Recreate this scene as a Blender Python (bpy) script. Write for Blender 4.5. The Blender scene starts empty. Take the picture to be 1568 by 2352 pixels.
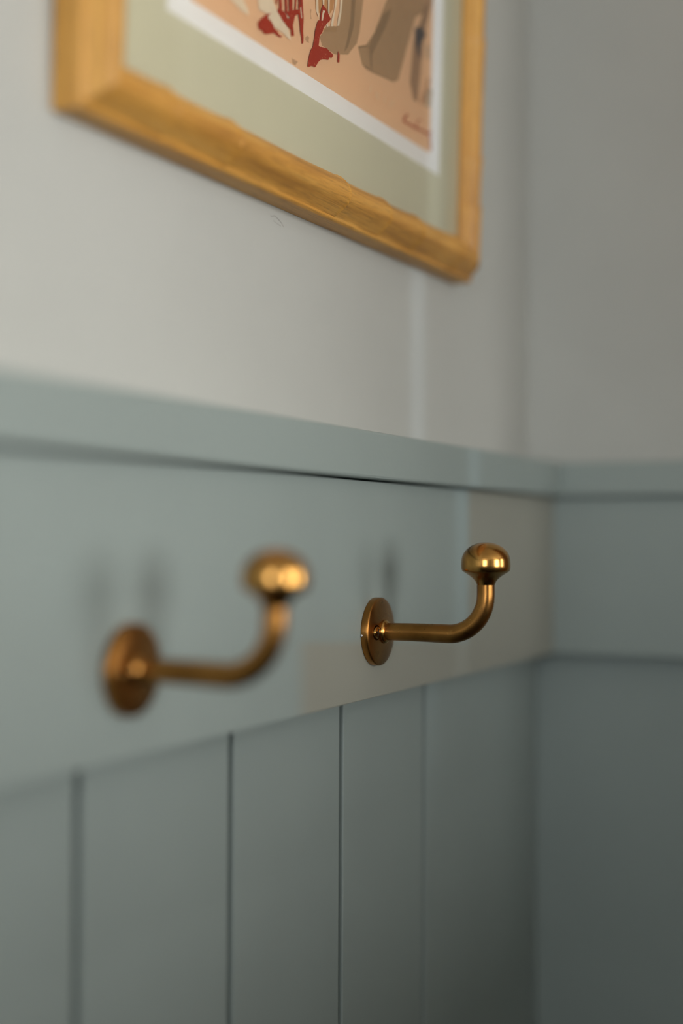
import bpy, bmesh, math, random
from mathutils import Vector, Matrix
from mathutils.geometry import delaunay_2d_cdt
R = math.radians
sc = bpy.context.scene
col = sc.collection

# ------------------------------------------------------------------ camera
EYE = 1.50                      # lens height above the floor; x runs along the panelled wall to the corner
yaw, pit, rol = R(25.34), R(0.975), R(0.247)
fv = Vector((math.cos(yaw)*math.cos(pit), math.sin(yaw)*math.cos(pit), math.sin(pit)))
rv = Vector((math.sin(yaw), -math.cos(yaw), 0))
uv = rv.cross(fv)
r2 = rv*math.cos(rol) + uv*math.sin(rol)
u2 = -rv*math.sin(rol) + uv*math.cos(rol)
cd = bpy.data.cameras.new('camera')
cam = bpy.data.objects.new('camera', cd); col.objects.link(cam)
m = Matrix((r2, u2, -fv)).transposed().to_4x4(); m.translation = (0, 0, EYE)
cam.matrix_world = m
cd.sensor_fit = 'VERTICAL'; cd.sensor_height = 36.0; cd.sensor_width = 24.0
cd.lens = 36.0*3256.0/2352.0
cd.clip_start = 0.02
cd.dof.use_dof = True; cd.dof.focus_distance = 0.783; cd.dof.aperture_fstop = 1.8
sc.camera = cam

# ------------------------------------------------------------------ light and exposure
w = bpy.data.worlds.new('world'); sc.world = w; w.use_nodes = True
w.node_tree.nodes['Background'].inputs[0].default_value = (0.55, 0.65, 0.8, 1)
w.node_tree.nodes['Background'].inputs[1].default_value = 0.05
sc.view_settings.view_transform = 'Standard'; sc.view_settings.look = 'None'
sc.view_settings.gamma = 1.0; sc.view_settings.use_curve_mapping = False
sc.view_settings.exposure = 0.0

P1, P2, P3, P4 = 56, 42, 42, 46
def area(name, loc, direction, sx, sy, power, color):
    l = bpy.data.lights.new(name, 'AREA'); l.shape = 'RECTANGLE'; l.size = sx; l.size_y = sy
    l.energy = power; l.color = color
    o = bpy.data.objects.new(name, l); col.objects.link(o); o.location = loc
    o.rotation_euler = Vector(direction).to_track_quat('-Z', 'Y').to_euler()
    return o
# daylight through the two windows opposite the panelled wall, through the end window behind the lens,
# and a slim slice of hall light through the door that stands ajar
area('window_daylight', (-0.30, -2.86, 1.75), (0, 1, -0.05), 1.1, 1.2, P1, (1.0, 0.98, 0.95))
area('side_window_daylight', (1.55, -2.86, 1.75), (0, 1, -0.05), 1.0, 1.2, P3, (1.0, 0.98, 0.95))
area('end_window_daylight', (-3.06, -0.75, 1.75), (1, 0, -0.05), 1.2, 1.2, P2, (0.95, 0.97, 1.0))
area('hall_lamp', (0.8695, -6.0, 1.5), (0, 1, 0), 0.016, 1.6, P4, (0.70, 0.85, 1.0))

# ------------------------------------------------------------------ node helpers
def mat(name, rough=0.5, metal=0.0, color=(0.5, 0.5, 0.5), spec=0.5):
    M = bpy.data.materials.new(name); M.use_nodes = True
    b = M.node_tree.nodes['Principled BSDF']
    b.inputs['Base Color'].default_value = (*color, 1); b.inputs['Roughness'].default_value = rough
    b.inputs['Metallic'].default_value = metal; b.inputs['Specular IOR Level'].default_value = spec
    return M, M.node_tree.nodes, M.node_tree.links, b
def noise(N, L, scale, detail=4, stretch=None, rough=0.5):
    tc = N.new('ShaderNodeTexCoord'); n = N.new('ShaderNodeTexNoise')
    n.inputs['Scale'].default_value = scale; n.inputs['Detail'].default_value = detail; n.inputs['Roughness'].default_value = rough
    mp = N.new('ShaderNodeMapping'); L.new(tc.outputs['Object'], mp.inputs['Vector']); L.new(mp.outputs['Vector'], n.inputs['Vector'])
    if stretch: mp.inputs['Scale'].default_value = stretch
    return n
def ramp(N, L, src, stops):
    r = N.new('ShaderNodeValToRGB'); e = r.color_ramp.elements
    while len(e) < len(stops): e.new(0.5)
    for k, (p, c) in enumerate(stops): e[k].position = p; e[k].color = (*c, 1)
    L.new(src, r.inputs['Fac']); return r
def bump(N, L, src, b, strength, dist):
    q = N.new('ShaderNodeBump'); q.inputs['Strength'].default_value = strength; q.inputs['Distance'].default_value = dist
    L.new(src, q.inputs['Height']); L.new(q.outputs['Normal'], b.inputs['Normal'])
def sr(*c):                      # sRGB bytes to linear
    return tuple((v/255/12.92 if v/255 <= .04045 else ((v/255+.055)/1.055)**2.4) for v in c)
def paint(name, c, rough, bs=0.05, coat=0.0):
    M, N, L, b = mat(name, rough, 0, c)
    n = noise(N, L, 9, 3)
    r = ramp(N, L, n.outputs['Fac'], [(0.3, tuple(x*0.97 for x in c)), (0.7, tuple(x*1.03 for x in c))])
    L.new(r.outputs['Color'], b.inputs['Base Color'])
    n2 = noise(N, L, 260, 3)
    bump(N, L, n2.outputs['Fac'], b, bs, 0.002)
    if coat:
        b.inputs['Coat Weight'].default_value = coat; b.inputs['Coat Roughness'].default_value = 0.12
    return M
M_panel = paint('sage_eggshell_paint', sr(146, 158, 155), 0.42, 0.03)
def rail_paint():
    # the same paint, tinted browner along the board's lower edge and at the corner
    M = paint('sage_paint_browner_patch', sr(146, 158, 155), 0.42, 0.03)
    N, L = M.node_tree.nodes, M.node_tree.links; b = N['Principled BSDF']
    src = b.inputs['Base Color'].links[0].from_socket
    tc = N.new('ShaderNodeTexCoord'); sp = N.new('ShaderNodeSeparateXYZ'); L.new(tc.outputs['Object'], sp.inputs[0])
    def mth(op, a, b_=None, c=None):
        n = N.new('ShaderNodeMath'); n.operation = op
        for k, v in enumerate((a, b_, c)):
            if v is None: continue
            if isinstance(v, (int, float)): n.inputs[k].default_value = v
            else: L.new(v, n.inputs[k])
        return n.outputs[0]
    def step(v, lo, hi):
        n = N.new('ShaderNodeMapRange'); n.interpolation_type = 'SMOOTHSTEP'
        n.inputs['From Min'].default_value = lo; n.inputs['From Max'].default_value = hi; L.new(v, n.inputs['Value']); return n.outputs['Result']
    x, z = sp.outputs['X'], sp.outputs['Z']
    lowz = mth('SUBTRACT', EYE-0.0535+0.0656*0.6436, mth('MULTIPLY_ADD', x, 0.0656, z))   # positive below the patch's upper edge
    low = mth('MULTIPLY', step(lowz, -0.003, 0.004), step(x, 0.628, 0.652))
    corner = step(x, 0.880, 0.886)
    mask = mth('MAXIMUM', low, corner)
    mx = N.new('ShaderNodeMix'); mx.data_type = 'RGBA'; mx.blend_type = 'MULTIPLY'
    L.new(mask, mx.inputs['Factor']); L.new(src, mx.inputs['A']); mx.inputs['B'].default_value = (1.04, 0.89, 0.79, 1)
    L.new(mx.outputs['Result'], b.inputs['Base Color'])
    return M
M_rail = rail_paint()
M_wall = paint('pale_matt_wall_paint', sr(186, 188, 183), 0.75, 0.04)
M_ceil = paint('ceiling_paint', sr(225, 222, 214), 0.9)
M_blocker_low = paint('dark_slate_blocker_paint', sr(120, 126, 130), 0.7)
M_grey = paint('room_wall_paint', sr(190, 188, 180), 0.9)

def wood(name, a, c, dark, rough, stretch, scale=14, grain=0.0):
    M, N, L, b = mat(name, rough)
    n = noise(N, L, scale, 6, stretch, 0.6)
    r = ramp(N, L, n.outputs['Fac'], [(0.28, dark), (0.48, a), (0.75, c)])
    n2 = noise(N, L, scale*7, 4, stretch, 0.6)
    if grain:
        g = ramp(N, L, n2.outputs['Fac'], [(0.34, (1-grain,)*3), (0.52, (1, 1, 1))])
        mx = N.new('ShaderNodeMix'); mx.data_type = 'RGBA'; mx.blend_type = 'MULTIPLY'; mx.inputs['Factor'].default_value = 1.0
        L.new(r.outputs['Color'], mx.inputs['A']); L.new(g.outputs['Color'], mx.inputs['B']); L.new(mx.outputs['Result'], b.inputs['Base Color'])
    else: L.new(r.outputs['Color'], b.inputs['Base Color'])
    bump(N, L, n2.outputs['Fac'], b, 0.15, 0.002)
    return M
M_bam_h = wood('carved_gilt_oak_across', sr(208, 150, 66), sr(224, 172, 88), sr(168, 114, 46), 0.42, (0.5, 9, 9), 18, 0.26)
M_bam_v = wood('carved_gilt_oak_upright', sr(206, 150, 66), sr(222, 170, 86), sr(172, 118, 48), 0.42, (9, 9, 0.5), 18, 0.26)
M_floor = wood('oak_floor', sr(84, 62, 44), sr(104, 80, 58), sr(60, 44, 32), 0.4, (0.4, 5, 1), 5)
M_blocker_tall = wood('brown_blocker_wood', sr(160, 120, 84), sr(178, 138, 100), sr(132, 96, 66), 0.45, (4, 4, 0.4), 5)

def brass(name, base, hi, low, rough):
    M, N, L, b = mat(name, rough, 1.0)
    n = noise(N, L, 45, 3, None, 0.5)
    r = ramp(N, L, n.outputs['Fac'], [(0.32, low), (0.52, base), (0.72, hi)])
    L.new(r.outputs['Color'], b.inputs['Base Color'])
    n3 = noise(N, L, 160, 2)
    rr = ramp(N, L, n3.outputs['Fac'], [(0.3, (rough*0.9,)*3), (0.7, (rough*1.12,)*3)])
    L.new(rr.outputs['Color'], b.inputs['Roughness'])
    bump(N, L, n.outputs['Fac'], b, 0.03, 0.002)
    return M
M_brass = brass('aged_brass', sr(172, 122, 64), sr(192, 140, 76), sr(140, 96, 46), 0.29)
M_knob = brass('rubbed_brass', sr(194, 146, 80), sr(210, 162, 92), sr(146, 102, 50), 0.2)
M_dark, *_ = mat('dark_recess', 0.7, 0.0, sr(30, 22, 14))
M_fleck, *_ = mat('white_paint_fleck', 0.5, 0.0, sr(225, 225, 225))
M_scuff, *_ = mat('scuff', 0.8, 0.0, sr(128, 120, 116))
M_white, *_ = mat('window_frame_white', 0.4, 0.0, sr(225, 225, 220))

# ------------------------------------------------------------------ mesh helpers
def link(name, bm, M, parent=None, smooth=False, kind=None):
    me = bpy.data.meshes.new(name); bmesh.ops.recalc_face_normals(bm, faces=bm.faces); bm.to_mesh(me); bm.free()
    if smooth:
        for p in me.polygons: p.use_smooth = True
        me.set_sharp_from_angle(angle=R(38))
    me.materials.append(M)
    o = bpy.data.objects.new(name, me); col.objects.link(o)
    if parent: o.parent = parent
    if kind: o['kind'] = kind
    return o
def box(bm, x0, x1, y0, y1, z0, z1, bev=0.0):
    v = [bm.verts.new(p) for p in ((x0,y0,z0),(x1,y0,z0),(x1,y1,z0),(x0,y1,z0),(x0,y0,z1),(x1,y0,z1),(x1,y1,z1),(x0,y1,z1))]
    f = [bm.faces.new([v[i] for i in q]) for q in ((0,3,2,1),(4,5,6,7),(0,1,5,4),(1,2,6,5),(2,3,7,6),(3,0,4,7))]
    if bev:
        es = list({e for k in f for e in k.edges})
        bmesh.ops.bevel(bm, geom=es, offset=bev, segments=2, affect='EDGES', profile=0.5)
def bx(*a, bev=0.0):
    bm = bmesh.new(); box(bm, *a, bev=bev); return bm
def empty(name, loc, label, cat, group=None):
    o = bpy.data.objects.new(name, None); col.objects.link(o); o.location = loc; o.empty_display_size = 0.02
    o['label'] = label; o['category'] = cat
    if group: o['group'] = group
    return o
def lathe(prof, axis='Z', seg=64):            # prof: (radius, height)
    bm = bmesh.new(); rings = []
    def P(r, h, a):
        if axis == 'Z': return (r*math.cos(a), r*math.sin(a), h)
        return (r*math.cos(a), -h, r*math.sin(a))
    for r, h in prof:
        if r < 1e-7: rings.append([bm.verts.new(P(0, h, 0))])
        else: rings.append([bm.verts.new(P(r, h, 2*math.pi*k/seg)) for k in range(seg)])
    for a, b in zip(rings, rings[1:]):
        for k in range(seg):
            q = [a[k % len(a)], a[(k+1) % len(a)], b[(k+1) % len(b)], b[k % len(b)]]
            u = []
            for vv in q:
                if vv not in u: u.append(vv)
            if len(u) > 2: bm.faces.new(u)
    if len(rings[0]) > 1: bm.faces.new(rings[0])
    if len(rings[-1]) > 1: bm.faces.new(rings[-1])
    return bm

# ------------------------------------------------------------------ the room
YR, YP, YW = 0.325, 0.3455, 0.3562            # coat rail face, board face, plaster face of the left wall
XR = 1.0746; XP, XW = XR+0.0205, XR+0.0312    # the same three on the right wall
CAP = 0.0087
Z = lambda h: EYE + h
ZRB, ZCB, ZCT = Z(-0.0908), Z(0.0317), Z(0.0577)
NIB = 0.0                                      # where the short right wall ends

wl = link('wall_left', bx(-3.05, XW+0.14, YW, YW+0.12, 0, 2.6), M_wall, kind='structure')
wr = link('wall_right', bx(XW, XW+0.12, NIB, YW, 0, 2.6), M_wall, kind='structure')
link('floor', bx(-3.05, 3.2, -3.0, YW+0.12, -0.05, 0), M_floor, kind='structure')
link('ceiling', bx(-3.05, 3.2, -3.0, YW+0.12, 2.6, 2.66), M_ceil, kind='structure')
# opposite wall with a window and a door left ajar
bm = bmesh.new()
WX0, WX1, WZ0, WZ1 = -0.85, 0.25, 1.15, 2.35
VX0, VX1 = 1.05, 2.05
DX0, DX1 = 0.30, 0.8757
for p in ((-3.05, WX0, 0, 2.6), (WX1, DX0, 0, 2.6), (WX0, WX1, 0, WZ0), (WX0, WX1, WZ1, 2.6), (DX1, VX0, 0, 2.6), (DX0, DX1, 2.2, 2.6),
          (VX0, VX1, 0, WZ0), (VX0, VX1, WZ1, 2.6), (VX1, 3.2, 0, 2.6)):
    box(bm, p[0], p[1], -2.92, -2.8, p[2], p[3])
link('wall_front', bm, M_grey, kind='structure')
link('door_1', bx(DX0+0.002, DX1-0.0124, -2.885, -2.845, 0.005, 2.195), M_white, kind='structure')
# unseen blockers, added to shade the corner (tall) and lower panels (half-height)
link('wall_shade_blocker_tall', bx(0.885, 1.30, -0.44, -0.14, 0, 2.6), M_blocker_tall, kind='structure')
bm = bmesh.new(); HW = 1.42
box(bm, -0.70, 0.885, -0.44, -0.36, 0, HW); box(bm, -0.78, -0.70, -0.44, YW, 0, HW)
link('wall_shade_blocker_low', bm, M_blocker_low, kind='structure')
# end wall with a window
EY0, EY1, EZ0, EZ1 = -1.35, -0.15, 1.15, 2.35
bm = bmesh.new()
box(bm, -3.17, -3.05, -2.92, EY0, 0, 2.6); box(bm, -3.17, -3.05, EY1, YW+0.12, 0, 2.6)
box(bm, -3.17, -3.05, EY0, EY1, 0, EZ0); box(bm, -3.17, -3.05, EY0, EY1, EZ1, 2.6)
link('wall_back', bm, M_grey, kind='structure')
link('wall_hall', bx(3.2, 3.3, -2.92, YW+0.12, 0, 2.6), M_grey, kind='structure')
link('wall_hall_return', bx(XW+0.14, 3.2, YW, YW+0.12, 0, 2.6), M_grey, kind='structure')

def window_frame(n, a0, a1, z0, z1, at, along):
    e = bpy.data.objects.new('window_%d' % n, None); col.objects.link(e); e['kind'] = 'structure'
    def piece(nm, p0, p1, q0, q1):
        bm = bx(p0, p1, at, at+0.045, q0, q1, bev=0.004) if along == 'x' else bx(at, at+0.045, p0, p1, q0, q1, bev=0.004)
        link(nm, bm, M_white, e)
    t = 0.05
    piece('window_stile', a0, a0+t, z0, z1); piece('window_stile', a1-t, a1, z0, z1)
    piece('window_rail', a0+t, a1-t, z0, z0+t); piece('window_rail', a0+t, a1-t, z1-t, z1)
    mid = (a0+a1)/2; mz = (z0+z1)/2
    piece('glazing_bar', mid-0.015, mid+0.015, z0+t, mz-0.015); piece('glazing_bar', mid-0.015, mid+0.015, mz+0.015, z1-t)
    piece('glazing_bar', a0+t, a1-t, mz-0.015, mz+0.015)
window_frame(1, WX0, WX1, WZ0, WZ1, -2.82, 'x')
window_frame(3, VX0, VX1, WZ0, WZ1, -2.82, 'x')
window_frame(2, EY0, EY1, EZ0, EZ1, -3.1, 'y')

# tongue-and-groove boards below the coat rail: one piece each, fixed to their wall
G0, GS, GW = 0.4796, 0.1257, 0.0054
ZB0, ZB1 = 0.10, ZRB+0.04
backing = link('board_backing', bx(-3.0, XW, YP+0.0085, YW, ZB0, ZB1), M_panel, wl)
k0 = -27
for k in range(k0, 4):
    a = G0+GS*k+GW/2; b = G0+GS*(k+1)-GW/2 if k < 3 else XP
    if b-a < 0.02: continue
    link('panel_board', bx(a, b, YP, YP+0.0085, ZB0, ZB1, bev=0.0006), M_panel, wl)
link('board_backing', bx(XP+0.0085, XW, NIB, YP, ZB0, ZB1), M_panel, wr)
y1 = YP
while y1 > NIB+0.02:
    y0 = max(y1-GS+GW, NIB)
    link('panel_board', bx(XP, XP+0.0085, y0, y1, ZB0, ZB1, bev=0.0006), M_panel, wr)
    y1 -= GS
# coat rail and cap moulding round both walls
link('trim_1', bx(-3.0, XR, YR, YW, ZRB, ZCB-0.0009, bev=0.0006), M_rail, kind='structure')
link('trim_2', bx(-3.0, XR-CAP, YR-CAP, YW, ZCB, ZCT, bev=0.0016), M_panel, kind='structure')
link('trim_3', bx(XR, XW, NIB, YW, ZRB, ZCB-0.0009, bev=0.0006), M_panel, kind='structure')
link('trim_4', bx(XR-CAP, XW, NIB, YW, ZCB, ZCT, bev=0.0016), M_panel, kind='structure')
link('baseboard_left', bx(-3.0, XR, YR+0.004, YW, 0, 0.12, bev=0.001), M_panel, kind='structure')
link('baseboard_right', bx(XR+0.004, XW, NIB, YR+0.004, 0, 0.12, bev=0.001), M_panel, kind='structure')

# a hair-fine scuff on the plaster under the picture
def strip(pts, wd, y):
    bm = bmesh.new(); P = [Vector((p[0], y, p[1])) for p in pts]
    for i in range(len(P)-1):
        d = (P[i+1]-P[i]).normalized(); n = Vector((-d.z, 0, d.x))*wd/2
        bm.faces.new([bm.verts.new(q) for q in (P[i]+n, P[i]-n, P[i+1]-n, P[i+1]+n)])
    return bm
SC = [(.6621,.1705),(.6625,.1701),(.6640,.1702),(.6665,.1711),(.6684,.1709),(.6700,.1704),(.6729,.1695),(.6751,.1686),(.6774,.1669)]
link('scuff_mark', strip([(x, Z(h)) for x, h in SC], 0.00022, YW-0.0001), M_scuff, wl)
link('scuff_mark', strip([(x, Z(h)) for x, h in ((.6653,.1684),(.6675,.1678),(.6705,.1674),(.6740,.1670))], 0.00018, YW-0.0001), M_scuff, wl)

# ------------------------------------------------------------------ brass coat hooks
def tube(path, radii, seg=28):
    bm = bmesh.new(); rings = []
    for i, p in enumerate(path):
        t = (path[min(i+1, len(path)-1)]-path[max(i-1, 0)]).normalized()
        s = Vector((1, 0, 0)); n = t.cross(s)
        rings.append([bm.verts.new(p+(s*math.cos(2*math.pi*k/seg)+n*math.sin(2*math.pi*k/seg))*radii[i]) for k in range(seg)])
    for a, b in zip(rings, rings[1:]):
        for k in range(seg): bm.faces.new((a[k], a[(k+1) % seg], b[(k+1) % seg], b[k]))
    bm.faces.new(rings[0]); bm.faces.new(rings[-1])
    return bm
RP = 0.0191; OUT = 0.066; RISE = 0.035
def make_hook(loc, label):
    t = empty('coat_hook', loc, label, 'hook', 'brass coat hooks on the painted rail')
    # round backplate with two sunk screw holes
    bp = link('backplate', lathe([(0, 0), (RP-0.0003, 0), (RP, 0.0004), (RP, 0.0035), (RP-0.0002, 0.0039), (RP-0.0005, 0.0042), (RP-0.0010, 0.0044), (RP*0.85, 0.0049), (RP*0.7, 0.0054), (RP*0.5, 0.0059), (RP*0.25, 0.0062), (0, 0.0063)], 'Y', 96), M_brass, t, True)
    cut = bmesh.new()
    for sx in (-1, 1):
        g = lathe([(0.0042, 0.0022), (0.0043, 0.02)], 'Y', 40)
        me = bpy.data.meshes.new('tmp'); g.to_mesh(me); g.free()
        for v in me.vertices: v.co.x += sx*0.0098
        cut.from_mesh(me); bpy.data.meshes.remove(me)
    bmesh.ops.recalc_face_normals(cut, faces=cut.faces)
    cm = bpy.data.meshes.new('cutter'); cut.to_mesh(cm); cut.free()
    co = bpy.data.objects.new('cutter', cm); col.objects.link(co); co.parent = t
    md = bp.modifiers.new('holes', 'BOOLEAN'); md.operation = 'DIFFERENCE'; md.object = co; md.solver = 'EXACT'
    dg = bpy.context.evaluated_depsgraph_get(); nm = bpy.data.meshes.new_from_object(bp.evaluated_get(dg))
    bp.modifiers.clear(); bp.data = nm; nm.set_sharp_from_angle(angle=R(30))
    bpy.data.objects.remove(co); bpy.data.meshes.remove(cm)
    # screws with cross slots
    for sx in (-1, 1):
        s = link('screw', lathe([(0, 0.0014), (0.0033, 0.0014), (0.0035, 0.0060), (0.0033, 0.0064), (0.0017, 0.0067), (0, 0.0068)], 'Y', 40), M_knob, t, True)
        s.location.x = sx*0.0098
        bm = bmesh.new()
        box(bm, -0.0021, 0.0021, -0.00695, -0.0058, -0.00038, 0.00038); box(bm, -0.00038, 0.00038, -0.00695, -0.0058, -0.0021, -0.0004); box(bm, -0.00038, 0.00038, -0.00695, -0.0058, 0.0004, 0.0021)
        bmesh.ops.rotate(bm, verts=bm.verts, cent=(0, 0, 0), matrix=Matrix.Rotation(R(18), 3, 'Y'))
        link('cross_slot', bm, M_dark, s)
    # collar where the arm meets the plate
    link('collar', lathe([(0.0050, 0.0050), (0.0064, 0.0056), (0.0067, 0.0064), (0.0065, 0.0073), (0.0057, 0.0080), (0.0048, 0.0084)], 'Y', 48), M_knob, t, True)
    # arm: straight out, round bend, up into the neck
    path = []; rad = []
    RB = 0.0215
    for i in range(8):
        f = i/7; path.append(Vector((0, -(0.0052+(OUT-RB-0.0052)*f), 0.0002*math.sin(3*f)))); rad.append(0.0049+0.0003*f)
    for i in range(1, 15):
        a = math.pi/2*i/14; path.append(Vector((0, -(OUT-RB+RB*math.sin(a)), RB-RB*math.cos(a)))); rad.append(0.0052-0.0003*i/14)
    for h in (0.0235, 0.026, 0.029, 0.0315):
        path.append(Vector((0, -OUT, h))); rad.append(0.0049)
    link('arm', tube(path, rad), M_brass, t, True)
    # mushroom knob on the stem
    rk = 0.01335
    prof = [(0.0048, 0.0270), (0.0051, 0.0280), (0.0056, 0.0291), (0.0068, 0.0306), (0.0090, 0.0324), (0.0112, 0.0338), (0.0126, 0.0347), (0.0130, 0.0352), (rk, 0.0362), (rk+0.0001, 0.0380), (rk, 0.0398)]
    for i in range(1, 15):
        a = math.pi/2*i/14; prof.append((rk*math.cos(a)**0.93 if i < 14 else 0.0, 0.0398+0.0107*math.sin(a)))
    kb = lathe(prof, 'Z', 72)
    for v in kb.verts: v.co.y -= OUT
    link('knob', kb, M_knob, t, True)
    return t
h2 = make_hook((0.7305, YR, Z(-0.0535)), 'sharp brass coat hook on the rail, the one nearer the wall corner')
h1 = make_hook((0.4845, YR, Z(-0.0545)), 'blurred brass coat hook at left, farther from the corner and nearer the lens')
h1.rotation_euler = (R(0.8), 0, R(1.5))
fl = bmesh.new(); bmesh.ops.create_icosphere(fl, subdivisions=1, radius=0.00065)
o = link('paint_fleck', fl, M_fleck, h2); o.location = (-0.0193, -0.0008, -0.0012); o['label'] = 'tiny white paint fleck'

# ------------------------------------------------------------------ framed print
FW, FH = 0.462, 0.60
fr = empty('framed_print', (0.4722, YW-0.0002, Z(0.1745)), 'framed abstract print in a carved golden bamboo-style frame on the pale wall', 'picture')
fr.matrix_world = Matrix.Translation((0.4722, YW-0.0002, Z(0.1745))) @ Matrix.Rotation(R(-0.45), 4, 'Y') @ Matrix.Rotation(R(1.5), 4, 'X')
NODES = [0.060, 0.117, 0.2395, 0.2975, 0.349, 0.42]
UPN = [0.05, 0.084, 0.165, 0.22, 0.33, 0.39, 0.50, 0.55]
def swell(x, nodes):
    # the rod thickens towards each carved joint, then steps down
    prev = -0.08
    for n in nodes:
        if x <= n:
            t = (x-prev)/(n-prev); s = 0.93+0.10*t**2.5
            if n-x < 0.0022: s += 0.045*(1-(n-x)/0.0022)
            return s
        if x-n < 0.0014: return 0.88+0.05*(x-n)/0.0014
        prev = n
    return 0.97
def rail(name, length, nodes, M, place, wide):
    xs = sorted(set([0.0, length]+[length*i/90 for i in range(91)]+[n+d for n in nodes for d in (-0.004, -0.0022, -0.0008, -0.0001, 0.0002, 0.0008, 0.0015) if 0 < n+d < length]))
    def prof(x):
        s = swell(x, nodes)
        P = [(0, 0), (0, 0.0118), (0.0004, 0.0130), (0.0014, 0.0137), (0.0026, 0.0134)]
        # carved face: a sloping flank, a soft ridge, then a rounded fall to the sight edge
        for u, v in ((3.2, 14.0), (4.6, 16.4), (6.2, 18.8), (7.8, 21.0), (8.8, 22.1), (9.9, 22.9), (11.2, 23.4), (12.8, 23.5), (14.6, 23.0), (16.6, 21.8), (18.6, 19.8), (20.4, 17.2), (21.6, 14.6)):
            P.append(((3.2+(12.2+(u-12.2)*s-3.2)*wide)/1000, (13.0+(v-13.0)*s)/1000))
        e = 0.0032+0.0192*wide; P += [(e, 0.0118), (e, 0.004), (e, 0)]
        return P
    bm = bmesh.new(); rows = []
    for x in xs:
        row = []
        for u, v in prof(x):
            xx = min(max(x, u), length-u)
            row.append(bm.verts.new(place(xx, u, v)))
        rows.append(row)
    n = len(rows[0])
    for a, b in zip(rows, rows[1:]):
        for k in range(n):
            q = [a[k], a[(k+1) % n], b[(k+1) % n], b[k]]
            if (q[0].co-q[3].co).length < 1e-9 and (q[1].co-q[2].co).length < 1e-9: continue
            bm.faces.new(q)
    bmesh.ops.remove_doubles(bm, verts=bm.verts, dist=1e-6)
    bmesh.ops.dissolve_degenerate(bm, edges=bm.edges, dist=1e-6)
    return link(name, bm, M, fr, True)
rail('frame_rail', FW, NODES, M_bam_h, lambda x, u, v: (x, -v, u), 1.2)
rail('frame_rail', FW, NODES, M_bam_h, lambda x, u, v: (x, -v, FH-u), 1.2)
rail('frame_rail', FH, [0.09, 0.15, 0.27, 0.33, 0.45, 0.51], M_bam_v, lambda x, u, v: (u, -v, x), 1.25)
rail('frame_rail', FH, UPN, M_bam_v, lambda x, u, v: (FW-u, -v, x), 1.0)

M_mat = paint('sage_mount_card', sr(206, 201, 176), 0.9, 0.02)
M_paper = paint('white_print_paper', sr(240, 238, 236), 0.85, 0.02)
M_core, *_ = mat('mount_core', 0.9, 0, sr(225, 222, 212))
def inkmat(name, c, alpha=1.0, dry=None):
    M, N, L, b = mat(name, 0.9, 0, c, 0.1)
    if dry:                       # waxy crayon: paper grain shows through as pale specks
        n = noise(N, L, 800, 3)
        r = ramp(N, L, n.outputs['Fac'], [(0.30, dry), (0.37, c)]); L.new(r.outputs['Color'], b.inputs['Base Color'])
    elif alpha < 1:
        n = noise(N, L, 120, 4)
        r = ramp(N, L, n.outputs['Fac'], [(0.30, (alpha*0.9,)*3), (0.7, (alpha,)*3)]); L.new(r.outputs['Color'], b.inputs['Alpha'])
    return M
INK = {'red': inkmat('rust_red_crayon', sr(164, 44, 14), 1.0, sr(206, 130, 92)), 'cream': inkmat('cream_gouache', sr(240, 224, 196), 0.92),
       'wash': inkmat('umber_wash', sr(182, 152, 112), 0.62), 'wash2': inkmat('umber_wash_edge', sr(140, 114, 80), 0.3),
       'tan': inkmat('tan_wash', sr(148, 116, 84), 0.5), 'orange': inkmat('ochre_wash', sr(214, 158, 96), 0.7), 'blue': inkmat('slate_blue_wash', sr(80, 78, 82), 0.75),
       'rust': inkmat('sienna_wash', sr(190, 126, 74), 0.45), 'pale': inkmat('pale_wash', sr(205, 186, 158), 0.6), 'text': inkmat('pale_lettering', sr(246, 216, 176), 0.9), 'sign': inkmat('red_signature', sr(196, 92, 58), 0.75)}
M_peach = paint('peach_printed_ground', sr(232, 188, 146), 0.85, 0.02)
def ring(bm, x0, x1, z0, z1, X0, X1, Z0, Z1, yf, yb, bev):
    # mount card with a bevel-cut window
    o = [(x0, z0), (x1, z0), (x1, z1), (x0, z1)]; i = [(X0, Z0), (X1, Z0), (X1, Z1), (X0, Z1)]
    j = [(X0+bev, Z0+bev), (X1-bev, Z0+bev), (X1-bev, Z1-bev), (X0+bev, Z1-bev)]
    vo = [bm.verts.new((p[0], yf, p[1])) for p in o]; vi = [bm.verts.new((p[0], yf, p[1])) for p in i]
    vb = [bm.verts.new((p[0], yb, p[1])) for p in o]; vj = [bm.verts.new((p[0], yb, p[1])) for p in j]
    for k in range(4):
        l = (k+1) % 4
        bm.faces.new((vo[k], vo[l], vi[l], vi[k])); bm.faces.new((vi[k], vi[l], vj[l], vj[k]))
        bm.faces.new((vo[k], vb[k], vb[l], vo[l])); bm.faces.new((vb[k], vj[k], vj[l], vb[l]))
link('backing_board', bx(0.016, FW-0.016, -0.0070, -0.003, 0.016, FH-0.016), M_core, fr)
pr = link('print_sheet', bx(0.030, FW-0.030, -0.0092, -0.0070, 0.030, FH-0.030), M_paper, fr)
bm = bmesh.new(); ring(bm, 0.0175, FW-0.0175, 0.0175, FH-0.0175, 0.0686, 0.4072, 0.0625, FH-0.0625, -0.0102, -0.0093, 0.0004)
link('mount', bm, M_mat, fr)
link('printed_ground', bx(0.0902, 0.3890, -0.00928, -0.0092, 0.0742, FH-0.0742), M_peach, pr)
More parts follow.
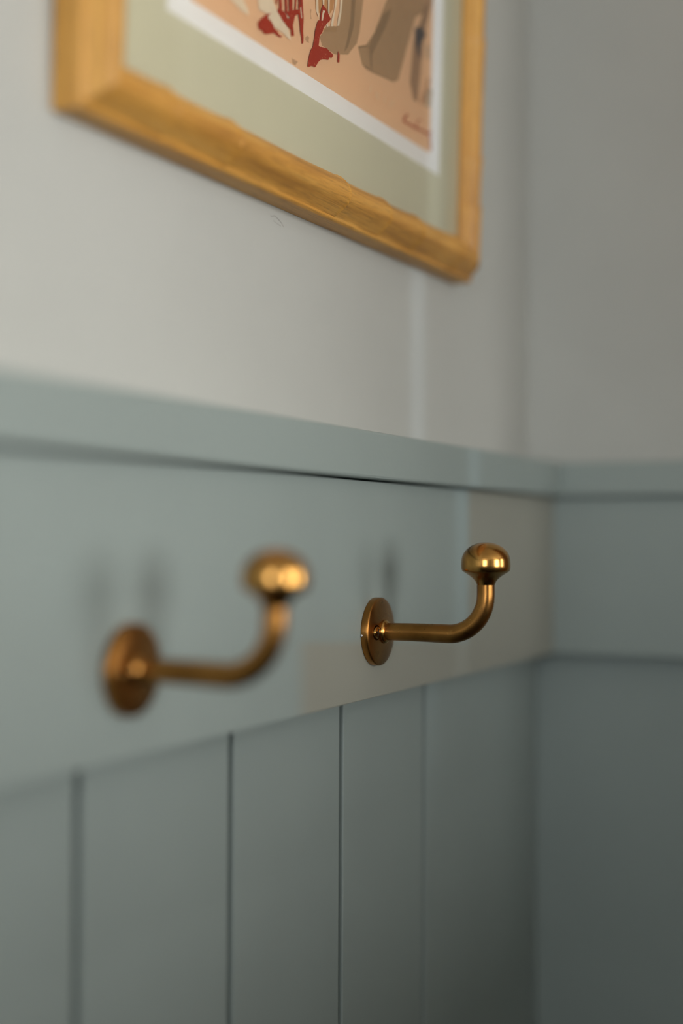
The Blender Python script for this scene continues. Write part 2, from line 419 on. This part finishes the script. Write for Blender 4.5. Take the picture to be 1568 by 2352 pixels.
ART = [
    ('cream', [(153.1,96.7), (167.9,101.6), (172.3,97.5), (178.6,94.3), (186.6,91.2), (189.5,87.6), (189.6,86.0), (186.9,86.4), (180.7,87.3), (174.6,87.4), (171.2,87.1), (168.5,89.1), (164.7,90.0), (163.3,91.8), (159.2,91.2), (154.3,90.8)]),
    ('cream', [(124.9,86.7), (137.6,91.0), (143.3,87.5), (144.5,84.6), (136.8,84.3)]),
    ('wash', [(253.1,131.1), (280.6,140.4), (275.9,117.4), (272.7,110.1), (261.3,100.3), (244.3,95.2), (227.7,95.0), (224.7,98.9), (232.5,107.3), (246.2,111.7)]),
    ('wash', [(316.0,152.4), (376.5,172.9), (371.7,160.1), (359.3,153.3), (346.5,130.1), (334.1,106.1), (325.8,103.1), (294.9,100.1), (280.9,99.9), (274.3,108.7), (286.2,113.6), (296.6,123.9)]),
    ('wash2', [(289.4,113.3), (296.6,123.9), (308.6,139.4), (321.4,146.3), (312.3,131.5), (300.2,117.2), (294.3,110.3), (294.8,100.8), (291.6,103.0)]),
    ('wash2', [(263.7,134.7), (269.6,136.7), (267.7,118.5), (261.1,104.6), (255.5,99.8), (259.4,108.4), (263.1,120.8)]),
    ('wash2', [(274.2,109.0), (286.2,113.6), (289.4,113.3), (275.8,108.5)]),
    ('wash2', [(285.4,101.2), (296.4,100.6), (325.7,103.5), (333.4,106.6), (326.8,103.0), (294.9,99.4), (283.1,99.0)]),
    ('tan', [(383.9,175.4), (389.5,177.3), (382.7,163.7), (374.4,147.0), (370.2,126.2), (366.3,101.4), (359.1,100.9), (353.1,110.2), (356.8,136.0), (368.3,154.8)]),
    ('orange', [(217.4,118.4), (242.5,126.8), (239.9,119.0), (235.2,114.4), (233.1,115.0), (226.7,116.8), (224.4,112.6), (221.7,110.4), (218.7,112.0)]),
    ('orange', [(201.8,112.3), (203.1,112.7), (202.8,109.3), (201.1,107.5)]),
    ('orange', [(228.8,105.0), (246.4,111.1), (244.6,107.8), (228.9,103.3)]),
    ('cream', [(218.3,118.7), (220.7,119.5), (222.0,108.6), (220.8,109.3), (218.7,111.2)]),
    ('cream', [(226.1,121.3), (228.5,122.1), (228.3,117.3), (226.7,116.8)]),
    ('cream', [(232.7,123.5), (235.1,124.3), (235.1,114.8), (233.7,114.3)]),
    ('cream', [(233.0,109.4), (234.3,107.7), (232.1,106.7), (231.4,108.0)]),
    ('cream', [(242.3,126.8), (245.3,127.8), (242.0,118.4), (239.7,109.5), (237.0,108.7), (238.2,113.2), (240.9,118.9)]),
    ('cream', [(248.7,128.9), (251.7,130.0), (250.1,119.7), (247.6,112.3), (245.2,111.5), (246.2,115.8), (248.0,120.3)]),
    ('red', [(154.6,85.0), (159.3,88.7), (163.3,91.4), (167.4,93.5), (164.6,91.0), (163.9,89.3), (166.8,89.1), (169.8,88.3), (171.2,86.7), (174.7,86.2), (177.3,85.0), (181.6,85.8), (178.2,84.1), (174.8,83.8), (171.3,84.3), (168.0,82.9), (163.9,81.2), (160.6,80.5), (158.9,81.4), (154.8,81.1), (153.8,83.2)]),
    ('red', [(174.1,97.3), (177.4,98.8), (181.8,98.6), (186.3,97.2), (188.1,97.0), (191.6,99.2), (194.2,101.0), (193.0,97.8), (191.8,94.5), (193.4,90.0), (192.1,89.2), (190.3,88.5), (189.7,91.8), (184.8,92.3), (180.3,93.3), (176.8,95.0), (174.1,96.1)]),
    ('red', [(183.6,99.2), (190.5,101.9), (194.0,104.1), (198.5,105.1), (199.9,103.3), (196.8,102.1), (193.3,100.3), (189.0,97.3), (186.3,98.0)]),
    ('red', [(175.0,104.0), (178.4,105.2), (179.1,101.4), (178.8,98.0), (175.8,97.5), (176.1,100.4)]),
    ('red', [(181.8,106.4), (184.4,107.2), (185.3,99.4), (182.7,98.7)]),
    ('red', [(186.2,107.8), (190.3,109.2), (191.0,101.6), (187.0,100.3)]),
    ('red', [(193.8,110.4), (195.0,110.8), (194.9,104.2), (193.3,103.8)]),
    ('red', [(197.2,111.5), (198.6,112.0), (199.6,105.5), (197.8,105.1)]),
    ('red', [(172.7,103.3), (174.4,103.8), (173.1,99.8), (171.9,99.3)]),
    ('red', [(197.7,102.2), (198.0,105.2), (200.1,108.4), (199.2,112.2), (202.2,113.2), (202.9,107.6), (204.0,102.1), (203.6,96.2), (204.5,91.9), (203.8,88.7), (202.6,88.3), (202.0,91.5), (200.4,94.3), (199.3,99.0)]),
    ('red', [(226.6,117.2), (230.1,116.6), (232.6,115.3), (234.2,114.1), (236.8,112.8), (235.4,111.0), (232.0,108.6), (229.7,106.6), (227.8,104.3), (226.5,101.7), (223.7,99.6), (223.2,96.4), (222.6,93.4), (224.6,93.4), (226.5,93.8), (232.8,95.0), (236.3,94.4), (240.3,94.3), (240.9,93.2), (239.0,91.5), (236.5,91.2), (235.1,89.3), (231.7,88.7), (228.8,87.8), (224.9,86.2), (222.2,84.1), (219.9,81.3), (218.1,80.2), (216.6,80.4), (213.8,79.8), (211.5,78.5), (209.9,78.4), (210.5,80.7), (211.7,84.4), (212.9,87.7), (215.6,90.7), (216.4,93.4), (217.6,96.8), (217.9,99.9), (219.6,103.8), (221.4,106.9), (223.8,107.7), (224.0,111.2), (224.8,114.0)]),
    ('cream', [(226.8,114.2), (229.7,114.8), (228.3,113.0), (226.8,108.5), (225.0,108.0), (225.5,110.8)]),
    ('cream', [(200.4,107.6), (201.9,101.9), (201.1,101.4), (199.5,106.5)]),
    ('cream', [(184.1,98.1), (186.3,97.4), (186.9,96.6), (185.0,96.6)]),
    ('red', [(247.0,98.1), (248.3,97.1), (249.6,96.2), (249.1,92.1), (247.8,91.5), (246.8,91.9), (246.9,95.0)]),
    ('wash2', [(207.4,93.6), (209.7,94.9), (211.6,94.5), (210.8,92.5), (211.7,91.6), (208.9,91.3), (206.8,92.1)]),
    ('wash2', [(211.7,110.1), (213.3,110.2), (212.8,107.5), (213.8,105.3), (212.6,104.9)]),
    ('wash2', [(191.8,77.4), (195.4,77.5), (199.1,77.7), (195.6,74.6), (192.8,75.0)]),
    ('blue', [(358.0,145.8), (366.4,150.1), (375.3,149.6), (377.2,146.9), (371.3,142.3), (368.0,136.3), (370.6,130.4), (366.2,130.8), (361.6,134.9), (358.7,139.5)]),
    ('tan', [(376.7,172.4), (381.1,173.9), (374.6,159.4), (372.1,152.0), (369.5,151.7), (370.9,159.9)]),
    ('rust', [(373.6,108.0), (377.8,111.9), (381.6,121.4), (386.1,122.7), (383.5,116.3), (375.4,102.9), (369.6,100.5)]),
    ('pale', [(377.9,109.2), (384.9,116.7), (390.4,115.4), (387.4,103.3), (378.4,102.1)]),
    ('pale', [(377.4,139.2), (381.6,144.9), (383.6,136.6), (382.4,132.8), (379.4,133.1)]),
    ('text', [(291.8,91.1), (293.5,91.3), (293.2,87.2), (291.2,86.9)]),
    ('text', [(300.0,89.8), (301.8,90.0), (301.5,85.8), (299.5,85.5)]),
    ('text', [(303.2,89.9), (305.0,90.1), (304.7,85.9), (302.7,85.6)]),
    ('text', [(312.8,91.3), (314.6,91.5), (314.4,87.2), (312.3,86.9)]),
    ('text', [(321.4,90.5), (323.3,90.7), (323.0,86.4), (320.9,86.1)]),
    ('text', [(325.3,92.1), (327.2,92.3), (326.9,88.0), (324.8,87.7)]),
    ('sign', [(348.9,89.5), (344.0,86.2), (341.6,82.9), (346.3,82.3), (352.6,83.1), (356.7,82.8), (362.7,83.2), (369.9,83.9), (375.6,84.3), (381.3,84.2), (387.7,86.1), (390.9,87.9), (388.3,88.4), (386.2,87.1), (382.3,85.9), (377.5,86.0), (371.4,85.6), (364.1,84.9), (358.6,84.5), (354.2,84.8), (347.9,84.0), (345.1,84.0), (347.0,86.2), (351.5,89.2)]),
    ('sign', [(381.2,84.6), (386.1,84.6), (387.5,80.8), (388.4,75.7), (390.5,76.2), (389.6,81.4), (388.0,85.4), (382.4,85.5)]),
    ('sign', [(364.4,84.5), (366.2,88.2), (369.9,90.8), (371.9,90.6), (373.1,91.5), (369.1,91.4), (364.4,88.0), (362.4,84.1)]),
    ('sign', [(345.2,86.2), (350.7,88.5), (349.8,89.2), (344.3,86.9)]),
]

rng = random.Random(5)
LAYER = {'orange': 0, 'wash': 1, 'tan': 2, 'wash2': 3, 'pale': 4, 'rust': 4, 'blue': 5, 'cream': 6, 'text': 6, 'red': 7, 'sign': 7}
NAME = {'red': 'crayon_stroke', 'cream': 'cream_stroke', 'sign': 'signature_stroke', 'text': 'faint_letter', 'blue': 'blue_smudge'}
for idx, (k, pts) in enumerate(ART):
    y = -0.00931-0.00007*LAYER[k]-0.000002*(idx % 10)
    if k == 'cream' and idx > 28: y = -0.00931-0.00007*8
    q = []
    jit = {'red': 0.16, 'wash': 0.12, 'cream': 0.08}.get(k, 0.04)
    for a, b in zip(pts, pts[1:]+pts[:1]):
        d = math.hypot(b[0]-a[0], b[1]-a[1]); n = max(1, int(d/(0.6 if k == 'red' else 2.0)))
        for s in range(n):
            f = s/n; q.append((a[0]+(b[0]-a[0])*f+rng.uniform(-jit, jit)*(s > 0), a[1]+(b[1]-a[1])*f+rng.uniform(-jit, jit)*(s > 0)))
    vs, _, fs, *_ = delaunay_2d_cdt([Vector(p) for p in q], [], [list(range(len(q)))], 1, 1e-4)
    bm = bmesh.new(); bv = [bm.verts.new((p.x/1000, y, p.y/1000)) for p in vs]
    for f in fs:
        a = sum(vs[f[i-1]].x*vs[f[i]].y-vs[f[i]].x*vs[f[i-1]].y for i in range(len(f)))
        bm.faces.new([bv[i] for i in (f if a > 0 else f[::-1])])
    o = link(NAME.get(k, 'wash_patch'), bm, INK[k], pr)
# glass pane: clear, with the mirror-like sheen of a thin sheet
M = bpy.data.materials.new('picture_glass'); M.use_nodes = True; N, L = M.node_tree.nodes, M.node_tree.links; N.clear()
out = N.new('ShaderNodeOutputMaterial'); mx = N.new('ShaderNodeMixShader'); tr = N.new('ShaderNodeBsdfTransparent'); gl = N.new('ShaderNodeBsdfGlossy'); fz = N.new('ShaderNodeFresnel')
gl.inputs['Roughness'].default_value = 0.01; fz.inputs['IOR'].default_value = 1.45
tr.inputs['Color'].default_value = (0.97, 0.98, 0.97, 1)
L.new(fz.outputs[0], mx.inputs[0]); L.new(tr.outputs[0], mx.inputs[1]); L.new(gl.outputs[0], mx.inputs[2]); L.new(mx.outputs[0], out.inputs['Surface'])
bm = bmesh.new(); bm.faces.new([bm.verts.new(p) for p in ((0.018, -0.0118, 0.018), (FW-0.018, -0.0118, 0.018), (FW-0.018, -0.0118, FH-0.018), (0.018, -0.0118, FH-0.018))])
link('glass_pane', bm, M, fr)
